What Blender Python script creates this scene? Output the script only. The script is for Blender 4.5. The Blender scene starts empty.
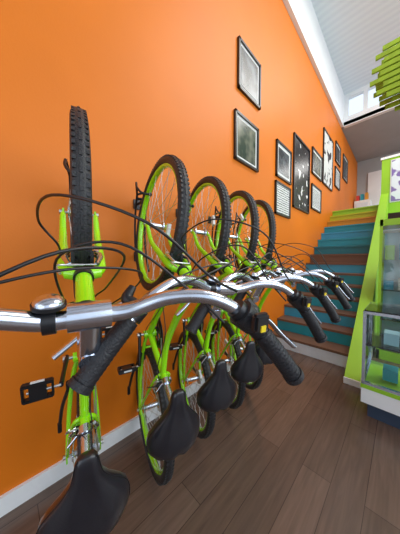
import bpy, math, random
from mathutils import Vector, Matrix
random.seed(4)
S=bpy.context.scene
S.view_settings.view_transform='Standard'
CX,H=1.38,1.27
# ---------------------------------------------------------------- materials
def mat(name,col,rough=0.5,metal=0.0,noise=0.0,nscale=8.0,bump=0.0,bscale=40.0,coat=0.0,spec=0.5):
    m=bpy.data.materials.new(name); m.use_nodes=True
    nt=m.node_tree; b=nt.nodes['Principled BSDF']
    b.inputs['Base Color'].default_value=(*col,1); b.inputs['Roughness'].default_value=rough
    b.inputs['Metallic'].default_value=metal; b.inputs['Coat Weight'].default_value=coat
    b.inputs['Specular IOR Level'].default_value=spec
    tc=nt.nodes.new('ShaderNodeTexCoord')
    if noise>0:
        n=nt.nodes.new('ShaderNodeTexNoise'); n.inputs['Scale'].default_value=nscale; n.inputs['Detail'].default_value=4
        nt.links.new(tc.outputs['Object'],n.inputs['Vector'])
        r=nt.nodes.new('ShaderNodeValToRGB')
        r.color_ramp.elements[0].position=.3; r.color_ramp.elements[1].position=.7
        r.color_ramp.elements[0].color=(*[c*(1-noise) for c in col],1)
        r.color_ramp.elements[1].color=(*[min(1,c*(1+noise)) for c in col],1)
        nt.links.new(n.outputs['Fac'],r.inputs['Fac']); nt.links.new(r.outputs['Color'],b.inputs['Base Color'])
    if bump>0:
        n=nt.nodes.new('ShaderNodeTexNoise'); n.inputs['Scale'].default_value=bscale; n.inputs['Detail'].default_value=3
        nt.links.new(tc.outputs['Object'],n.inputs['Vector'])
        bp=nt.nodes.new('ShaderNodeBump'); bp.inputs['Strength'].default_value=bump; bp.inputs['Distance'].default_value=.01
        nt.links.new(n.outputs['Fac'],bp.inputs['Height']); nt.links.new(bp.outputs['Normal'],b.inputs['Normal'])
    return m
M={}
M['orange']=mat('orange_paint',(.68,.168,.004),.5,noise=.06,nscale=1.2,bump=.05,bscale=90,spec=.35)
M['white']=mat('white_paint',(.80,.82,.84),.5,noise=.03,nscale=3)
M['grey']=mat('grey_paint',(.38,.40,.42),.7,noise=.05,nscale=2)
M['lime']=mat('lime_paint',(.28,.56,.02),.45,noise=.05,nscale=2)
M['olive']=mat('lime_felt',(.24,.40,.015),.8,noise=.15,nscale=9)
M['green']=mat('lime_enamel',(.30,.78,.006),.18,noise=.02,nscale=6,coat=.8)
M['rubber']=mat('tyre_rubber',(.016,.017,.02),.5,noise=.2,nscale=60,bump=.3,bscale=220)
M['grip']=mat('grip_rubber',(.012,.013,.017),.5,noise=.2,nscale=60,bump=.3,bscale=260)
M['vinyl']=mat('saddle_vinyl',(.010,.011,.016),.28,noise=.1,nscale=40,bump=.06,bscale=200,coat=.3)
M['black']=mat('black_metal',(.014,.015,.018),.35,metal=.2,noise=.1,nscale=30)
M['alu']=mat('polished_alloy',(.60,.66,.76),.2,metal=1,noise=.06,nscale=30)
M['steel']=mat('spoke_steel',(.62,.64,.66),.35,metal=.9,noise=.03)
M['cable']=mat('cable_housing',(.008,.008,.01),.35,noise=.1)
M['yellow']=mat('yellow_label',(.85,.65,.02),.4,noise=.02)
M['reflector']=mat('clear_reflector',(.75,.78,.8),.15,noise=.05,nscale=90)
M['dark']=mat('dark_plinth',(.03,.05,.09),.4,noise=.1)
M['paper']=mat('white_paper',(.70,.71,.69),.5,noise=.04,nscale=12)
M['frameblack']=mat('frame_black',(.015,.015,.017),.35,noise=.1,nscale=20)
def plain(n,c,r=.45): return mat(n,c,r,noise=.06,nscale=5)
for n,c in dict(teal=(.015,.30,.40),blue=(.04,.34,.55),dteal=(.01,.17,.22),amber=(.60,.27,.02),yolk=(.48,.50,.02),sky=(.35,.6,.75),brown=(.15,.08,.05),purple=(.12,.06,.32),red=(.6,.04,.03),pale=(.68,.76,.84)).items():
    M[n]=plain(n+'_paint',c)
g=bpy.data.materials.new('cabinet_glass'); g.use_nodes=True; nt=g.node_tree
out=nt.nodes['Material Output']
t=nt.nodes.new('ShaderNodeBsdfTransparent'); t.inputs['Color'].default_value=(.94,.98,.97,1)
gl=nt.nodes.new('ShaderNodeBsdfGlossy'); gl.inputs['Roughness'].default_value=.03
fr=nt.nodes.new('ShaderNodeFresnel'); mx=nt.nodes.new('ShaderNodeMixShader')
nt.links.new(fr.outputs[0],mx.inputs[0]); nt.links.new(t.outputs[0],mx.inputs[1]); nt.links.new(gl.outputs[0],mx.inputs[2]); nt.links.new(mx.outputs[0],out.inputs[0])
M['glass']=g
def floor_mat():
    m=bpy.data.materials.new('vinyl_plank_floor'); m.use_nodes=True; nt=m.node_tree; b=nt.nodes['Principled BSDF']
    tc=nt.nodes.new('ShaderNodeTexCoord'); mp=nt.nodes.new('ShaderNodeMapping'); mp.inputs['Rotation'].default_value=(0,0,math.radians(90))
    nt.links.new(tc.outputs['Object'],mp.inputs['Vector'])
    br=nt.nodes.new('ShaderNodeTexBrick'); br.inputs['Scale'].default_value=1
    br.inputs['Brick Width'].default_value=1.2; br.inputs['Row Height'].default_value=.15; br.inputs['Mortar Size'].default_value=.0018
    br.inputs['Color1'].default_value=(.104,.070,.053,1); br.inputs['Color2'].default_value=(.140,.096,.074,1); br.inputs['Mortar'].default_value=(.05,.034,.027,1)
    br.inputs['Bias'].default_value=0
    nt.links.new(mp.outputs[0],br.inputs['Vector'])
    mp2=nt.nodes.new('ShaderNodeMapping'); mp2.inputs['Scale'].default_value=(22,1.6,1)
    nt.links.new(tc.outputs['Object'],mp2.inputs['Vector'])
    n=nt.nodes.new('ShaderNodeTexNoise'); n.inputs['Scale'].default_value=2.2; n.inputs['Detail'].default_value=6; n.inputs['Distortion'].default_value=.6
    nt.links.new(mp2.outputs[0],n.inputs['Vector'])
    r=nt.nodes.new('ShaderNodeValToRGB'); r.color_ramp.elements[0].position=.3; r.color_ramp.elements[1].position=.75
    r.color_ramp.elements[0].color=(.76,.76,.76,1); r.color_ramp.elements[1].color=(1.14,1.12,1.12,1)
    nt.links.new(n.outputs['Fac'],r.inputs['Fac'])
    mm=nt.nodes.new('ShaderNodeMix'); mm.data_type='RGBA'; mm.blend_type='MULTIPLY'; mm.inputs['Factor'].default_value=1
    nt.links.new(br.outputs['Color'],mm.inputs['A']); nt.links.new(r.outputs['Color'],mm.inputs['B'])
    nt.links.new(mm.outputs['Result'],b.inputs['Base Color']); b.inputs['Roughness'].default_value=.27
    return m
M['floor']=floor_mat()
def corr_mat():
    m=mat('lined_ceiling',(.52,.60,.68),.5); nt=m.node_tree; b=nt.nodes['Principled BSDF']
    tc=nt.nodes.new('ShaderNodeTexCoord'); w=nt.nodes.new('ShaderNodeTexWave'); w.bands_direction='Y'; w.inputs['Scale'].default_value=2.2
    nt.links.new(tc.outputs['Object'],w.inputs['Vector'])
    bp=nt.nodes.new('ShaderNodeBump'); bp.inputs['Strength'].default_value=.2; bp.inputs['Distance'].default_value=.01
    nt.links.new(w.outputs['Fac'],bp.inputs['Height']); nt.links.new(bp.outputs['Normal'],b.inputs['Normal'])
    r=nt.nodes.new('ShaderNodeValToRGB'); r.color_ramp.elements[0].color=(.64,.69,.74,1); r.color_ramp.elements[1].color=(.70,.75,.79,1)
    nt.links.new(w.outputs['Fac'],r.inputs['Fac']); nt.links.new(r.outputs['Color'],b.inputs['Base Color'])
    return m
M['corr']=corr_mat()
def art_mat(name,bg,fg,scale,th,kind='noise'):
    m=mat(name,bg,.25); nt=m.node_tree; b=nt.nodes['Principled BSDF']; tc=nt.nodes.new('ShaderNodeTexCoord')
    if kind=='noise':
        n=nt.nodes.new('ShaderNodeTexNoise'); n.inputs['Scale'].default_value=scale; n.inputs['Detail'].default_value=2
    else:
        n=nt.nodes.new('ShaderNodeTexWave'); n.bands_direction='Z'; n.inputs['Scale'].default_value=scale; n.inputs['Distortion'].default_value=3; n.inputs['Detail Scale'].default_value=4
    nt.links.new(tc.outputs['Object'],n.inputs['Vector'])
    r=nt.nodes.new('ShaderNodeValToRGB')
    r.color_ramp.elements[0].position=th; r.color_ramp.elements[1].position=th+(.03 if name.endswith('poster') else .3)
    r.color_ramp.elements[0].color=(*bg,1); r.color_ramp.elements[1].color=(*fg,1)
    nt.links.new(n.outputs['Fac'],r.inputs['Fac']); nt.links.new(r.outputs['Color'],b.inputs['Base Color'])
    return m
M['photo']=art_mat('photo_print',(.015,.02,.025),(.13,.15,.17),5,.4)
M['photo2']=art_mat('photo_print_b',(.03,.045,.04),(.17,.17,.13),6,.38)
M['bw']=art_mat('ink_poster',(.012,.012,.014),(.8,.8,.78),7.5,.62)
M['wb']=art_mat('line_poster',(.75,.76,.74),(.02,.02,.03),4.5,.56)
M['text']=art_mat('text_print_poster',(.7,.72,.7),(.08,.09,.1),9,.72,'wave')
M['event']=art_mat('event_poster',(.22,.16,.42),(.70,.78,.85),3.5,.5)

# ---------------------------------------------------------------- mesh builder
def catmull(P,n=6):
    P=[Vector(p) for p in P]
    if len(P)<3: return P
    Q=[2*P[0]-P[1]]+P+[2*P[-1]-P[-2]]; o=[]
    for i in range(1,len(Q)-2):
        a,b,c,d=Q[i-1:i+3]
        for k in range(n):
            t=k/n
            o.append(.5*((2*b)+(c-a)*t+(2*a-5*b+4*c-d)*t*t+(3*b-a-3*c+d)*t**3))
    o.append(P[-1]); return o
class MB:
    def __init__(s): s.v=[];s.f=[];s.m=[];s.sm=[];s.mats=[]
    def mi(s,k):
        if k not in s.mats: s.mats.append(k)
        return s.mats.index(k)
    def add(s,vs,fs,k,smooth=True):
        o=len(s.v); s.v+= [tuple(v) for v in vs]; i=s.mi(k)
        for f in fs: s.f.append([a+o for a in f]); s.m.append(i); s.sm.append(smooth)
    def tube(s,P,r,k,seg=12,n=6,curve=True,cap=True,flat=1.0):
        P=[Vector(p) for p in P]; m0=len(P)
        rr=list(r) if isinstance(r,(list,tuple)) else [r]*m0
        if curve and m0>2:
            Q=catmull(P,n); R=[]
            for j in range(len(Q)):
                t=j/n; i=min(int(t),m0-2); R.append(rr[i]+(rr[i+1]-rr[i])*(t-i))
        else: Q=P;R=rr
        T=[]
        for i in range(len(Q)):
            a=Q[max(0,i-1)]; b=Q[min(len(Q)-1,i+1)]; T.append((b-a).normalized())
        up=Vector((0,0,1)) if abs(T[0].z)<.9 else Vector((1,0,0))
        N=(up-T[0]*up.dot(T[0])).normalized(); vs=[]
        for i in range(len(Q)):
            if i: N=(N-T[i]*N.dot(T[i])).normalized()
            B=T[i].cross(N)
            for j in range(seg):
                a=2*math.pi*j/seg; vs.append(Q[i]+(N*math.cos(a)+B*math.sin(a)*flat)*R[i])
        fs=[[i*seg+j,i*seg+(j+1)%seg,(i+1)*seg+(j+1)%seg,(i+1)*seg+j] for i in range(len(Q)-1) for j in range(seg)]
        s.add(vs,fs,k)
        if cap:
            s.add(vs[:seg],[list(range(seg))[::-1]],k,False); s.add(vs[-seg:],[list(range(seg))],k,False)
    def cyl(s,a,b,r,k,seg=16,r2=None): s.tube([a,b],[r,r if r2 is None else r2],k,seg,curve=False)
    def rev(s,prof,c,k,seg=64):
        c=Vector(c); n=len(prof); vs=[]
        for i in range(seg):
            a=2*math.pi*i/seg
            for (r,y) in prof: vs.append(c+Vector((r*math.cos(a),y,r*math.sin(a))))
        fs=[]
        for i in range(seg):
            i2=(i+1)%seg
            for j in range(n):
                j2=(j+1)%n; fs.append([i*n+j,i*n+j2,i2*n+j2,i2*n+j])
        s.add(vs,fs,k)
    def box(s,c,d,k,rot=None,bev=0):
        c=Vector(c); x,y,z=[q/2 for q in d]
        if bev<=0:
            vs=[Vector((a*x,b*y,e*z)) for a in(-1,1) for b in(-1,1) for e in(-1,1)]
            fs=[[0,1,3,2],[4,6,7,5],[0,4,5,1],[2,3,7,6],[0,2,6,4],[1,5,7,3]]
        else:
            import bmesh
            bm=bmesh.new(); bmesh.ops.create_cube(bm,size=1)
            for v in bm.verts: v.co=Vector((v.co.x*d[0],v.co.y*d[1],v.co.z*d[2]))
            bmesh.ops.bevel(bm,geom=bm.edges[:],offset=bev,segments=2,affect='EDGES')
            vs=[v.co.copy() for v in bm.verts]; bm.verts.index_update(); fs=[[v.index for v in f.verts] for f in bm.faces]; bm.free()
        if rot is not None: vs=[rot@v for v in vs]
        s.add([c+v for v in vs],fs,k,False)
    def sphere(s,c,r,k,sc=(1,1,1),nu=16,nv=10,top=False):
        c=Vector(c); vs=[];fs=[]; lim=math.pi/2 if top else math.pi
        for i in range(nv+1):
            t=lim*i/nv
            for j in range(nu):
                p=2*math.pi*j/nu; vs.append(c+Vector((r*sc[0]*math.sin(t)*math.cos(p),r*sc[1]*math.sin(t)*math.sin(p),r*sc[2]*math.cos(t))))
        for i in range(nv):
            for j in range(nu): fs.append([i*nu+j,(i+1)*nu+j,(i+1)*nu+(j+1)%nu,i*nu+(j+1)%nu])
        s.add(vs,fs,k)
    def mesh(s,name):
        me=bpy.data.meshes.new(name); me.from_pydata(s.v,[],s.f)
        for k in s.mats: me.materials.append(M[k])
        for p,i,q in zip(me.polygons,s.m,s.sm): p.material_index=i; p.use_smooth=q
        me.update(); return me
    def obj(s,name,parent=None,mw=None):
        o=bpy.data.objects.new(name,s.mesh(name)); S.collection.objects.link(o)
        if parent: o.parent=parent
        if mw is not None: o.matrix_local=mw
        return o
def inst(name,me,parent,mw=None):
    o=bpy.data.objects.new(name,me); S.collection.objects.link(o); o.parent=parent
    if mw is not None: o.matrix_local=mw
    return o
def empty(name,loc=(0,0,0)):
    e=bpy.data.objects.new(name,None); e.location=loc; e.empty_display_size=.1; S.collection.objects.link(e); return e

# ---------------------------------------------------------------- bicycle part meshes (local: x fwd, y left, z up)
RA=Vector((0,0,.35)); FA=Vector((1.08,0,.35)); BB=Vector((.44,0,.29))
HA=math.radians(71)
def ax(u,df=0,y=0): return Vector((1.03-(u-.35)/math.tan(HA)+df,y,u))
CL=ax(1.0,.085)
def wheel_mesh(front):
    b=MB(); O=(0,0,0)
    prof=[(.3275+.0228*math.cos(a),.0245*math.sin(a)) for a in [2*math.pi*i/16 for i in range(16)]]
    b.rev(prof,O,'rubber',80)
    for i in range(96):
        a=2*math.pi*i/96
        R=Matrix.Rotation(-a,3,'Y')
        for sgn in(-1,1):
            p=R@Vector((.3452,sgn*.0155,0)); b.box(p,(.006,.009,.012),'rubber',R)
        if i%2==0:
            b.box(R@Vector((.3505,0,0)),(.003,.007,.034),'rubber',R)
    b.rev([(.316,.0155),(.316,-.0155),(.304,-.0155),(.294,-.007),(.294,.007),(.304,.0155)],O,'green',72)
    hw=.036 if front else .045
    b.cyl((0,-hw,0),(0,hw,0),.014,'alu'); 
    for sg in(-1,1): b.cyl((0,sg*hw-.003,0),(0,sg*hw+.003,0),.027,'alu',20)
    ex=.055 if front else .07
    b.cyl((0,-ex-.012,0),(0,ex+.012,0),.005,'steel',8)
    for sg in(-1,1): b.cyl((0,sg*(ex+.002),0),(0,sg*(ex+.012),0),.0095,'steel',6)
    for i in range(32):
        sg=1 if i%2 else -1; a=2*math.pi*i/32; a2=a+(.42 if (i//2)%2 else -.42)
        b.cyl((.025*math.cos(a2),sg*hw,.025*math.sin(a2)),(.296*math.cos(a),sg*.004,.296*math.sin(a)),.0012,'steel',5)
    b.box((.19*math.cos(2.2),0,.19*math.sin(2.2)),(.02,.014,.055),'reflector',Matrix.Rotation(-2.2,3,'Y'))
    if not front:
        for i,r in enumerate([.048,.043,.038,.033,.028]): b.cyl((0,-.046-.004*i,0),(0,-.0485-.004*i,0),r,'steel',24)
    return b.mesh('wheel')
W_F,W_R=wheel_mesh(True),wheel_mesh(False)

b=MB() # frame
b.tube([ax(.745),ax(.865)],.0185,'green',18,curve=False)
b.tube([ax(.775,-.006),(.79,0,.62),(.61,0,.43),BB],[.0185,.0185,.019,.019],'green',16)
b.tube([ax(.845,-.008),(.70,0,.705),(.52,0,.59),(.352,0,.555)],[.0155,.0155,.0155,.0145],'green',14)
ST=Vector((.335,0,.60)); b.tube([BB,ST],.0155,'green',14,curve=False)
b.cyl(BB+Vector((0,-.036,0)),BB+Vector((0,.036,0)),.021,'green',20)
for sg in(-1,1):
    b.tube([(.43,sg*.018,.292),(.36,sg*.036,.298),(.2,sg*.055,.318),(0,sg*.066,.35)],[.011,.0105,.009,.008],'green',10)
    b.tube([(.352,sg*.012,.56),(.325,sg*.034,.545),(.2,sg*.05,.47),(0,sg*.066,.352)],[.0085,.008,.0075,.007],'green',10)
    b.box((.0,sg*.067,.35),(.045,.006,.04),'green',bev=.002)
b.cyl((.325,-.03,.548),(.325,.03,.548),.007,'green',10)
b.cyl((.36,-.034,.30),(.36,.034,.30),.007,'green',10)
FR=b.mesh('frame')
SO=Vector((-.018,0,.038))
b=MB() # seat post + clamp
b.cyl(ST-Vector((-.005,0,.012)),ST+Vector((-.004,0,.012)),.0195,'alu',18)
b.cyl(ST+Vector((-.004,0,0)),Vector((.305,0,.69))+SO,.0135,'alu',16)
b.box(Vector((.303,0,.692))+SO,(.035,.04,.022),'black',bev=.004)
b.cyl(ST+Vector((0,.015,0)),ST+Vector((-.03,.05,.01)),.004,'alu',8)
for sg in(-1,1): b.tube([Vector(p)+SO for p in [(.40,sg*.008,.715),(.36,sg*.02,.698),(.26,sg*.024,.698),(.19,sg*.045,.715)]],.0035,'steel',8)
POST=b.mesh('seat_post')
def saddle():
    b=MB()
    st=[(.420,.012,.012,.724),(.416,.022,.022,.727),(.40,.029,.032,.731),(.37,.034,.036,.733),(.34,.043,.040,.735),(.305,.066,.046,.738),(.27,.094,.054,.742),(.24,.114,.060,.747),(.21,.122,.063,.751),(.18,.120,.060,.753),(.155,.098,.050,.752),(.142,.055,.032,.748)]
    n=24; vs=[]
    for (x,w,h,zt) in st:
        for j in range(n):
            a=2*math.pi*j/n; ca,sa=math.cos(a),math.sin(a)
            y=w*math.copysign(abs(ca)**.75,ca)
            z=math.copysign(abs(sa)**.8,sa)
            zz=zt-h*.55+ (h*.55*z if z>0 else h*.75*z)
            zz-= .02*(abs(y)/.1)**2
            if sa>0: zz-= .010*math.exp(-(y/.013)**2)*(1 if x<.36 else .3)
            vs.append(Vector((x,y,zz))+SO)
    m=len(st)
    fs=[[i*n+j,(i+1)*n+j,(i+1)*n+(j+1)%n,i*n+(j+1)%n] for i in range(m-1) for j in range(n)]
    fs+=[list(range(n)),list(range((m-1)*n,m*n))[::-1]]
    b.add(vs,fs,'vinyl')
    seam=[]
    for (x,w,h,zt) in st[1:]: seam.append(Vector((x,w*.985,zt-h*.55-.02*(w/.1)**2+.006))+SO)
    full=seam+[Vector((v.x,-v.y,v.z)) for v in seam[::-1]]
    b.tube(full,.0022,'cable',6,n=3)
    return b.mesh('saddle')
SAD=saddle()
b=MB() # crankset, pedals
b.cyl(BB+Vector((0,-.062,0)),BB+Vector((0,.062,0)),.008,'steel',10)
ang=math.radians(84)
for sg in(1,-1):
    d=Vector((math.cos(ang),0,math.sin(ang)))*(.168*sg)
    p0=BB+Vector((0,.06*sg,0)); p1=p0+d+Vector((0,.012*sg,0))
    b.tube([p0-d*.06,p0,p0+d*.5+Vector((0,.006*sg,0)),p1],[.014,.015,.011,.012],'black',10,flat=.7)
    b.cyl(p0,p0+Vector((0,.014*sg,0)),.014,'steel',14)
    b.cyl(p1,p1+Vector((0,.10*sg,0)),.0055,'steel',8)
    pc=p1+Vector((0,.068*sg,0))
    for e in(-1,1):
        b.box(pc+Vector((.032*e,0,0)),(.013,.09,.022),'black',bev=.003)
        b.box(pc+Vector((.040*e,0,0)),(.003,.04,.008),'reflector')
        b.box(pc+Vector((0,.043*e,0)),(.07,.007,.020),'black',bev=.002)
    b.box(pc,(.06,.05,.018),'black')
b.rev([(.082,-.043),(.082,-.047),(.060,-.047),(.060,-.043)],BB,'black',40)
b.rev([(.098,-.050),(.098,-.053),(.066,-.053),(.066,-.050)],BB,'black',40)
for i in range(5):
    a=2*math.pi*i/5; b.cyl(BB+Vector((0,-.047,0)),BB+Vector((.07*math.cos(a),-.047,.07*math.sin(a))),.006,'black',8)
CRK=b.mesh('crankset')
b=MB()
b.tube([BB+Vector((0,-.046,.082)),(.0,-.053,.39)],.0035,'steel',6,curve=False)
b.tube([BB+Vector((0,-.046,-.082)),(.06,-.053,.23),(-.005,-.053,.235)],.0035,'steel',6,curve=False)
b.box((-.0,-.056,.275),(.022,.012,.085),'black',bev=.003)
b.cyl((-.002,-.05,.235),(-.002,-.056,.235),.02,'black',14); b.cyl((.012,-.05,.30),(.012,-.056,.30),.017,'black',14)
CHN=b.mesh('chain')
b=MB()
def vbrake(b,c,ax1,fw):
    c=Vector(c)
    for sg in(-1,1):
        p=c+Vector((0,sg*.036,0)); q=p+ax1*.085+Vector((0,-sg*.006,0))
        b.tube([p+fw*.008,p+ax1*.04+fw*.016+Vector((0,sg*.006,0)),q+fw*.014],[.008,.0075,.006],'alu',8,n=4)
        b.box(p+ax1*.022+Vector((0,-sg*.013,0)),(.045,.009,.011),'black')
        b.cyl(p-fw*.004,p+fw*.018,.007,'steel',10)
    b.tube([c+ax1*.085+fw*.014+Vector((0,-.03,0)),c+ax1*.088+fw*.014+Vector((0,.03,0))],.002,'steel',6,curve=False)
    b.tube([c+ax1*.087+fw*.014+Vector((0,.0,0)),c+ax1*.087+fw*.014+Vector((0,.04,0)),c+ax1*.105+fw*.02+Vector((0,.055,0)),c+ax1*.14+fw*.02+Vector((0,.045,0))],.003,'steel',7,n=4)
vbrake(b,(.265,0,.51),Vector((.64,0,.47)).normalized(),Vector((-.45,0,.75)).normalized())
b.tube([(.30,.055,.295),(.17,.085,.235),(.05,.10,.20)],[.008,.008,.008],'black',10)
b.box((.31,.045,.30),(.05,.04,.02),'black',bev=.003)
b.box((.02,.102,.192),(.06,.018,.012),'black',bev=.003)
RBK=b.mesh('rear_brake')
b=MB()
for sg in(-1,1):
    b.tube([(1.078,sg*.054,.35),(1.062,sg*.054,.39),ax(.47,.004,sg*.052),ax(.58,0,sg*.048),ax(.69,0,sg*.042),ax(.716,0,sg*.028)],[.008,.0095,.0115,.013,.0145,.015],'green',12)
    b.box((1.08,sg*.054,.35),(.03,.006,.028),'green',bev=.002)
b.tube([ax(.716,0,-.036),ax(.728,0,0),ax(.716,0,.036)],.0165,'green',12)
b.cyl(ax(.732),ax(.748),.023,'black',20); b.cyl(ax(.862),ax(.880),.0225,'black',20); b.cyl(ax(.880),ax(.892),.019,'steel',6)
a_dir=(ax(.9)-ax(.5)).normalized()
vbrake(b,ax(.645,.012),a_dir,Vector((a_dir.z,0,-a_dir.x)))
FORK=b.mesh('fork')
b=MB()
b.cyl(ax(.885),ax(.975),.0125,'alu',18); b.cyl(ax(.96),ax(.985),.015,'alu',18)
b.tube([ax(.968),ax(.985,.045),CL],[.0165,.016,.017],'alu',16)
b.cyl(CL+Vector((0,-.026,0)),CL+Vector((0,.026,0)),.0195,'alu',22)
b.cyl(CL+Vector((.0,-.012,-.022)),CL+Vector((.0,.012,-.022)),.006,'black',8)
BAR=[(0,0,0),(.0,.05,.002),(.020,.11,.020),(.020,.17,.046),(-.012,.228,.066),(-.066,.278,.088),(-.125,.324,.108)]
def bp(i,sg): x,y,z=BAR[i]; return CL+Vector((x,y*sg,z))
pts=[bp(i,-1) for i in range(6,0,-1)]+[CL]+[bp(i,1) for i in range(1,7)]
b.tube(pts,[.0112]*4+[.0118,.0128,.0128,.0128,.0118]+[.0112]*4,'alu',18,n=8)
HB=b.mesh('handlebar')
b=MB()
for sg in(-1,1):
    Q=catmull([bp(i,sg) for i in range(7)],10)
    G=Q[-15:]
    b.tube(G,.0162,'grip',18,curve=False)
    e=(G[-1]-G[-2]).normalized(); b.cyl(G[-1]-e*.004,G[-1]+e*.006,.0185,'grip',18)
    for k in range(1,15): 
        d=(G[k]-G[k-1]).normalized(); b.cyl(G[k]-d*.0012,G[k]+d*.0012,.0168,'grip',18)
    L=Q[-17]; d=(Q[-16]-Q[-18]).normalized()
    b.cyl(L-d*.011,L+d*.011,.0175,'black',16)
    perp=Vector((.75,0,-.55)); perp=(perp-d*perp.dot(d)).normalized()
    b.tube([L+perp*.012-d*.01,L+perp*.03-d*.012,L+perp*.036-d*.035],[.012,.011,.007],'black',10,n=4)
    b.tube([L+perp*.03,L+perp*.045+d*.03,L+perp*.046+d*.075,L+perp*.052+d*.118],[.008,.007,.007,.0075],'alu',10,n=5,flat=.6)
    K=Q[-20]; dk=(Q[-19]-Q[-21]).normalized()
    if sg<0:
        b.cyl(K-dk*.018,K+dk*.014,.024,'grip',20,r2=.021); b.cyl(K-dk*.030,K-dk*.018,.018,'black',16)
        b.box(K+Vector((.004,0,.028)),(.03,.032,.014),'black',bev=.004); b.box(K+Vector((-.004,.0,.036)),(.010,.010,.002),'yellow')
    else:
        K=Q[9]
        b.cyl(K+Vector((0,-.007,0)),K+Vector((0,.007,0)),.0165,'black',16)
        b.cyl(K+Vector((.01,0,.0)),K+Vector((.025,0,.0)),.006,'black',8)
        dome=Matrix.Rotation(math.radians(80),3,'Y')
        bb=MB(); bb.sphere((0,0,0),.017,'alu',(1,1,.6),18,8,True)
        o2=Vector((.024,0,.0))
        b.add([dome@Vector(v)+K+o2 for v in bb.v],bb.f,'alu')
        b.cyl(K+dome@Vector((0,0,-.005))+o2,K+dome@Vector((0,0,0))+o2,.0185,'black',20)
GR=b.mesh('grips_and_levers')
def cables(v):
    b=MB(); r=.0021
    C=lambda x,y,z: CL+Vector((x,y,z))
    b.tube([C(.03,-.215,.056),C(.06,-.15,.07),C(.13+.03*v,-.06,.05),C(.16+.02*v,.04,-.04),C(.13,.07,-.15),ax(.82,.11,.045),ax(.775,.07,.045)],r,'cable',8,n=8)
    b.tube([C(.0,.215,.056),C(.03,.14,.07),C(.09-.02*v,.03,.04),C(.08,-.05,-.03),C(.0,-.04,-.16),ax(.74,-.06,-.02),(.70,-.019,.54)],r,'cable',8,n=8)
    b.tube([C(-.02,-.19,.06),C(.03,-.14,.03),C(.10+.02*v,-.04,.0),C(.07,.04,-.07),C(-.03,.035,-.17),ax(.72,-.08,.02),(.67,.019,.50)],r,'cable',8,n=8)
    # second gear cable swinging out wide in front of the head tube
    b.tube([C(.01,.20,.05),C(.045,.12,.03),C(.065,.02,.0),C(.05,-.08,-.05),C(.0,-.09,-.13),ax(.76,-.07,-.05),(.71,-.022,.55)],.0019,'cable',8,n=8)
    b.tube([(.70,-.019,.54),(.60,-.021,.44),(.46,-.025,.31),(.3,-.04,.31)],.002,'cable',6)
    b.tube([(.70,-.019,.54),(.58,-.02,.61),(.40,-.018,.575),(.36,-.02,.62),(.35,0,.63),(.33,.03,.60)],.0022,'cable',6)
    return b.mesh('cables')
CB=[cables(v) for v in(0,1,-1)]

AX=ax(.5); adir=a_dir
def bike(i,X,Y,al,steer,zc=1.455,crank=0,tau=7):
    TAU=math.radians(tau)
    al=math.radians(al); o=Vector((math.cos(al),-math.sin(al),0)); k=Vector((0,0,1))
    xd=o*math.sin(TAU)+k*math.cos(TAU); zd=o*math.cos(TAU)-k*math.sin(TAU); yd=zd.cross(xd)
    R=Matrix(((xd.x,yd.x,zd.x),(xd.y,yd.y,zd.y),(xd.z,yd.z,zd.z)))
    T=Vector((CX+X,Y,zc))-R@FA
    e=empty('bicycle'); e.matrix_world=Matrix.Translation(T)@R.to_4x4()
    SM=Matrix.Translation(AX)@Matrix.Rotation(math.radians(steer),4,adir)@Matrix.Translation(-AX)
    inst('frame',FR,e); inst('seat_post',POST,e); inst('saddle',SAD,e); inst('rear_brake_and_kickstand',RBK,e); inst('chain',CHN,e)
    inst('crankset',CRK,e,Matrix.Translation(BB)@Matrix.Rotation(math.radians(crank),4,'Y')@Matrix.Translation(-BB))
    inst('rear_wheel',W_R,e,Matrix.Translation(RA)@Matrix.Rotation(i*.7,4,'Y'))
    inst('front_wheel',W_F,e,SM@Matrix.Translation(FA)@Matrix.Rotation(i*.5,4,'Y'))
    inst('fork',FORK,e,SM); inst('handlebar',HB,e,SM); inst('grips_and_levers',GR,e,SM); inst('cables',CB[i%3],e,SM)
    return e,o
for i,(X,Y,al,st,ck,tau,zc) in enumerate([(-.91,.225,13,0,-8,6.5,1.455),(-.94,.59,16,-6,-75,6.5,1.455),(-.96,.94,22,-5,-80,7,1.455),(-.965,1.31,29,-4,-78,7,1.455),(-.98,1.63,33,-4,-80,7,1.455)]):
    e,o=bike(i,X,Y,al,st,crank=ck,tau=tau,zc=zc)
    b=MB(); ctr=Vector((CX+X,Y,1.455))
    def pt(a,r=.378,s=0):
        lat=Vector((o.y,-o.x,0)); return ctr+o*(r*math.cos(a))+Vector((0,0,r*math.sin(a)))+lat*s
    for s in(-.034,.034):
        b.tube([pt(math.radians(t),.375,s) for t in range(140,226,12)],.007,'black',10,n=3)
    b.tube([pt(math.radians(140),.375,-.034),pt(math.radians(138),.375,0),pt(math.radians(140),.375,.034)],.007,'black',10,n=4)
    b.tube([pt(math.radians(128),.375,.05),pt(math.radians(128),.33,.052),pt(math.radians(128),.28,.03),pt(math.radians(128),.275,-.02)],.007,'black',10,n=4)
    b.tube([pt(math.radians(140),.375,.034),pt(math.radians(128),.375,.05)],.007,'black',10,curve=False)
    b.sphere(pt(math.radians(128),.275,-.02),.012,'black')
    q=pt(math.radians(165),.375,0); yw=q.y
    for zz in(1.675,1.295):
        a=math.pi-math.asin((zz-1.455)/.375); p=pt(a,.375,0)
        b.box((.005,yw+.02,zz),(.010,.05,.07),'black',bev=.003)
        b.tube([(.01,yw+.02,zz),(max(.02,p.x*.5),yw+.015,zz),p],.009,'black',10,n=4)
        b.cyl(pt(a,.375,-.035),pt(a,.375,.035),.009,'black',10)
    b.obj('bike_wall_rack')

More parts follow.
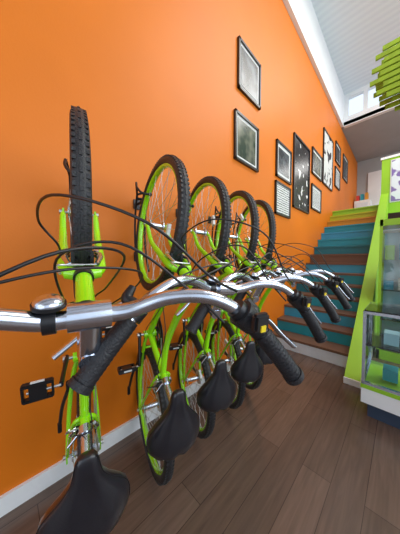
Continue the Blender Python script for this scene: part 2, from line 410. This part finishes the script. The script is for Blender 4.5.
# ---------------------------------------------------------------- room shell
Y0,Y1,X1=-3.0,10.4,6.0
WT,CH=5.22,6.12
def slab(name,lo,hi,k):
    b=MB(); c=[(l+h)/2 for l,h in zip(lo,hi)]; d=[h-l for l,h in zip(lo,hi)]
    b.box((0,0,0),d,k); o=b.obj(name); o.location=c; return o
slab('floor',(-.15,Y0,-.1),(X1,Y1,0),'floor')
slab('wall_left',(-.15,Y0,0),(0,Y1,WT),'orange')
slab('trim_1',(-.15,Y0,WT),(.06,7.3,CH),'white')
slab('ceiling',(-.15,Y0,CH),(X1,7.45,CH+.1),'corr')
slab('ceiling_upper_floor',(-.15,7.3,WT+.02),(X1,Y1,WT+.12),'grey')
slab('wall_back',(-.15,Y1,0),(X1,Y1+.12,WT+.12),'grey')
b=MB()
def bx(b,lo,hi,k): b.box([(l+h)/2 for l,h in zip(lo,hi)],[h-l for l,h in zip(lo,hi)],k)
bx(b,(.06,7.3,WT),(X1,7.42,WT+.25),'white'); bx(b,(.06,7.3,CH-.12),(X1,7.42,CH),'white')
for x in [.06,.50,1.3,2.4,3.5,4.6,5.7]: bx(b,(x,7.3,WT+.25),(x+.10,7.42,CH-.12),'white')
b.obj('wall_clerestory')
b=MB()
bx(b,(X1,Y0,0),(X1+.12,Y1,.5),'white'); bx(b,(X1,Y0,4.6),(X1+.12,Y1,CH+.1),'white')
for y in [Y0,-.2,2.6,5.4,8.2,Y1-.2]: bx(b,(X1,y,.5),(X1+.12,y+.2,4.6),'white')
b.obj('wall_right')
b=MB()
bx(b,(-.15,Y0-.12,0),(X1,Y0,.3),'white'); bx(b,(-.15,Y0-.12,3.6),(X1,Y0,CH+.1),'white')
for x in [-.15,1.2,3.0,4.8,5.85]: bx(b,(x,Y0-.12,.3),(x+.15,Y0,3.6),'white')
b.obj('wall_rear')
slab('baseboard_left',(0,Y0,0),(.018,2.84,.095),'white')
YS=2.85; NR=15; RI=2.6/NR; RUN=.26; YT=YS+RUN*(NR-1); XS0,XS1=0.0,.98
slab('floor_upper',(0,YT+.03,2.36),(X1,Y1,2.6),'brown')
col=['pale','teal','blue','teal','dteal','teal','blue','brown','dteal','teal','blue','teal','amber','yolk','lime']
b=MB()
for i in range(NR):
    y=YS+RUN*i; z=RI*i
    last=(i==NR-1)
    bx(b,(XS0+.002,y,max(0,z-.0)),(XS1,y+.025,z+RI-.028),col[i])
    bx(b,(XS0+.002,y-.016,z+RI-.03),(XS1,y+(.03 if last else RUN+.02),z+RI),'brown')
    if i>6: bx(b,(XS0+.002,y-.019,z+RI-.031),(XS1,y-.0155,z+RI-.001),col[i])
    bx(b,(XS0+.002,y+.03,0 if i<3 else z-.12),(XS1,y+(.03001 if last else RUN),max(.02,z+RI-.03)),'brown')
b.obj('staircase')
b=MB(); m=RI/RUN; ya=2.5; x0,x1=.985,1.12; ye=YT-.09
prof=[(ya,0),(ya,.06),(ye,.06+m*(ye-ya)+.16),(ye,0)]
vs=[(x,y,z) for x in(x0,x1) for (y,z) in prof]
b.add(vs,[[0,1,2,3],[7,6,5,4],[0,4,5,1],[1,5,6,2],[2,6,7,3],[3,7,4,0]],'lime',False)
b.obj('stair_parapet')
b=MB(); bx(b,(x0-.004,ya-.014,0),(x1+.014,ya,.06),'white'); bx(b,(x1,ya,0),(x1+.014,ye,.09),'white'); b.obj('baseboard_stair')
b=MB(); bx(b,(x0,YT-.06,2.36),(X1,YT,3.62),'lime'); bx(b,(x0-.02,YT-.08,3.62),(X1,YT+.02,3.67),'white'); b.obj('balcony_balustrade')
def framed(name,y0,y1,z0,z1,art,matw=.06,fr='frameblack',fw=.028):
    z0+=H; z1+=H
    e=MB(); d=.03
    bx(e,(.001,y0,z0),(d,y0+fw,z1),fr); bx(e,(.001,y1-fw,z0),(d,y1,z1),fr)
    bx(e,(.001,y0,z0),(d,y1,z0+fw),fr); bx(e,(.001,y0,z1-fw),(d,y1,z1),fr)
    if matw>0:
        bx(e,(.001,y0+fw,z0+fw),(.012,y1-fw,z1-fw),'paper')
    bx(e,(.001,y0+fw+matw,z0+fw+matw),(.016,y1-fw-matw,z1-fw-matw),art)
    return e.obj(name)
framed('picture_frame',1.96,2.46,1.97,2.53,'photo',.035)
framed('picture_frame',1.90,2.42,1.15,1.70,'photo2',.035)
framed('picture_frame',2.96,3.52,1.27,1.81,'photo',.055)
framed('picture_frame',2.94,3.50,.70,1.20,'text',.0)
framed('poster',3.63,4.46,.93,2.20,'bw',0)
framed('picture_frame',4.62,5.32,1.81,2.35,'photo2',.05)
framed('picture_frame',4.62,5.30,1.08,1.60,'text',.05)
framed('poster',5.42,6.30,1.82,3.10,'wb',0)
framed('picture_frame',6.6,7.2,2.74,3.28,'photo',.05)
framed('picture_frame',6.6,7.2,2.06,2.60,'text',.05)
framed('picture_frame',7.6,8.3,2.56,3.3,'photo',.05)
slab('door_1',(.35,Y1-.05,2.6),(1.25,Y1-.002,4.7),'white')
b=MB(); bx(b,(.04,9.6,2.6),(.5,10.2,3.5),'white'); bx(b,(.1,9.58,2.75),(.44,9.6,3.4),'pale')
for k,c in enumerate(['red','teal','amber']): bx(b,(.08+.13*k,9.7,3.5),(.17+.13*k,9.95,3.72+.03*k),c)
b.obj('storage_cupboard')
e=MB(); bx(e,(1.16,YT-.075,2.62),(1.9,YT-.061,3.55),'event'); bx(e,(1.14,YT-.070,2.6),(1.92,YT-.0605,3.57),'paper'); e.obj('event_banner')
b=MB()
for k in range(9):
    z=3.74+.09*k; r0=[.20,.08,.16,.0,.12,.02,.16,.06,.14][k]
    for q,yy in enumerate((4.2,4.36,4.52,4.68)):
        bx(b,(.95+r0+.05*(q%2)+.06*(yy-4.2),yy,z),(2.5-r0,yy+.03,z+.065),'olive')
for x in(1.4,2.2):
    bx(b,(x,4.17,3.72),(x+.03,4.74,4.55),'olive')
    b.cyl((x+.015,4.5,4.5),(x+.015,4.5,CH),.006,'steel',8)
b.obj('hanging_slat_baffles')  # hanging slatted baffles, not a lamp
b=MB(); cx0,cx1,cy0,cy1=1.17,2.3,2.05,2.55; zt=.86
bx(b,(cx0+.04,cy0+.04,0),(cx1-.04,cy1-.04,.12),'dark'); bx(b,(cx0,cy0,.12),(cx1,cy1,.24),'white')
bx(b,(cx0-.004,cy0-.004,.24),(cx1+.004,cy1+.004,.27),'lime')
for x in(cx0,cx1-.022):
    for y in(cy0,cy1-.022): bx(b,(x,y,.27),(x+.022,y+.022,zt),'alu')
for z in(.27,zt-.02):
    bx(b,(cx0,cy0,z),(cx1,cy0+.022,z+.022),'alu'); bx(b,(cx0,cy1-.022,z),(cx1,cy1,z+.022),'alu')
    bx(b,(cx0,cy0,z),(cx0+.022,cy1,z+.022),'alu'); bx(b,(cx1-.022,cy0,z),(cx1,cy1,z+.022),'alu')
bx(b,(cx0+.004,cy0+.008,.30),(cx0+.009,cy1-.008,zt-.02),'glass'); bx(b,(cx0+.02,cy0+.004,.30),(cx1-.02,cy0+.009,zt-.02),'glass')
bx(b,(cx0+.01,cy0+.01,zt+.003),(cx1-.01,cy1-.01,zt+.009),'glass'); bx(b,(cx0+.02,cy0+.03,.58),(cx1-.02,cy1-.03,.588),'glass')
for k in range(5):
    for z,hh in((.27,.13),(.588,.10)):
        x=cx0+.12+.2*k; c=['sky','paper','teal','paper','amber'][(k+int(z*10))%5]
        bx(b,(x,cy0+.14,z+.022 if z<.4 else z),(x+.09,cy0+.26,z+.022+hh*.7),c)
b.obj('display_cabinet')
b=MB()
bx(b,(1.17,3.82,0),(2.3,3.85,1.78),'sky')
for k in range(5):
    z=.12+.38*k; bx(b,(1.19,3.46,z),(2.28,3.82,z+.012),'white' if k in(0,4) else 'glass')
for x in(1.17,2.27):
    bx(b,(x,3.42,0),(x+.03,3.45,1.78),'lime'); bx(b,(x,3.79,0),(x+.03,3.82,1.78),'lime')
bx(b,(1.17,3.42,0),(2.3,3.82,.12),'lime'); bx(b,(1.17,3.42,1.70),(2.3,3.82,1.78),'lime')
bx(b,(1.20,3.43,.12),(2.27,3.435,1.70),'glass')
for k in range(4):
    for j in range(8):
        x=1.22+.13*j; z=.133+.38*k; bx(b,(x,3.52,z),(x+.09,3.68,z+.10+.12*random.random()),random.choice(['sky','teal','lime','paper','blue','blue','dteal']))
b.obj('merchandise_case')

def area(name,loc,rot,sx,sy,e,col):
    l=bpy.data.lights.new(name,'AREA'); l.shape='RECTANGLE'; l.size=sx; l.size_y=sy; l.energy=e; l.color=col
    o=bpy.data.objects.new(name,l); o.location=loc; o.rotation_euler=rot; S.collection.objects.link(o)
area('window_daylight',(5.9,3.9,3.0),(0,math.radians(90),0),3.6,8,265,(.92,.96,1))
area('ceiling_fill',(2.6,4.4,6.0),(0,0,0),2.2,4,220,(1,.96,.89))  # added fill light below the closed ceiling, which has no skylight opening
area('rear_fill',(2.8,-2.9,2.0),(math.radians(90),0,0),3.6,3.0,30,(.93,.96,1))  # added area light at the unseen rear wall's openings; no entrance there
area('upper_floor_light',(2.5,9,5.1),(0,0,0),2,1,40,(1,.98,.95))
w=bpy.data.worlds.new('World'); S.world=w; w.use_nodes=True
bg=w.node_tree.nodes['Background']; bg.inputs['Color'].default_value=(.75,.86,1,1); bg.inputs['Strength'].default_value=1.25
cd=bpy.data.cameras.new('camera'); cd.sensor_width=36; cd.lens=36*200/534; cd.clip_start=.01
c=bpy.data.objects.new('camera',cd); c.location=(CX,0,H); c.rotation_euler=(math.radians(88),0,math.radians(45.3)); S.collection.objects.link(c); S.camera=c
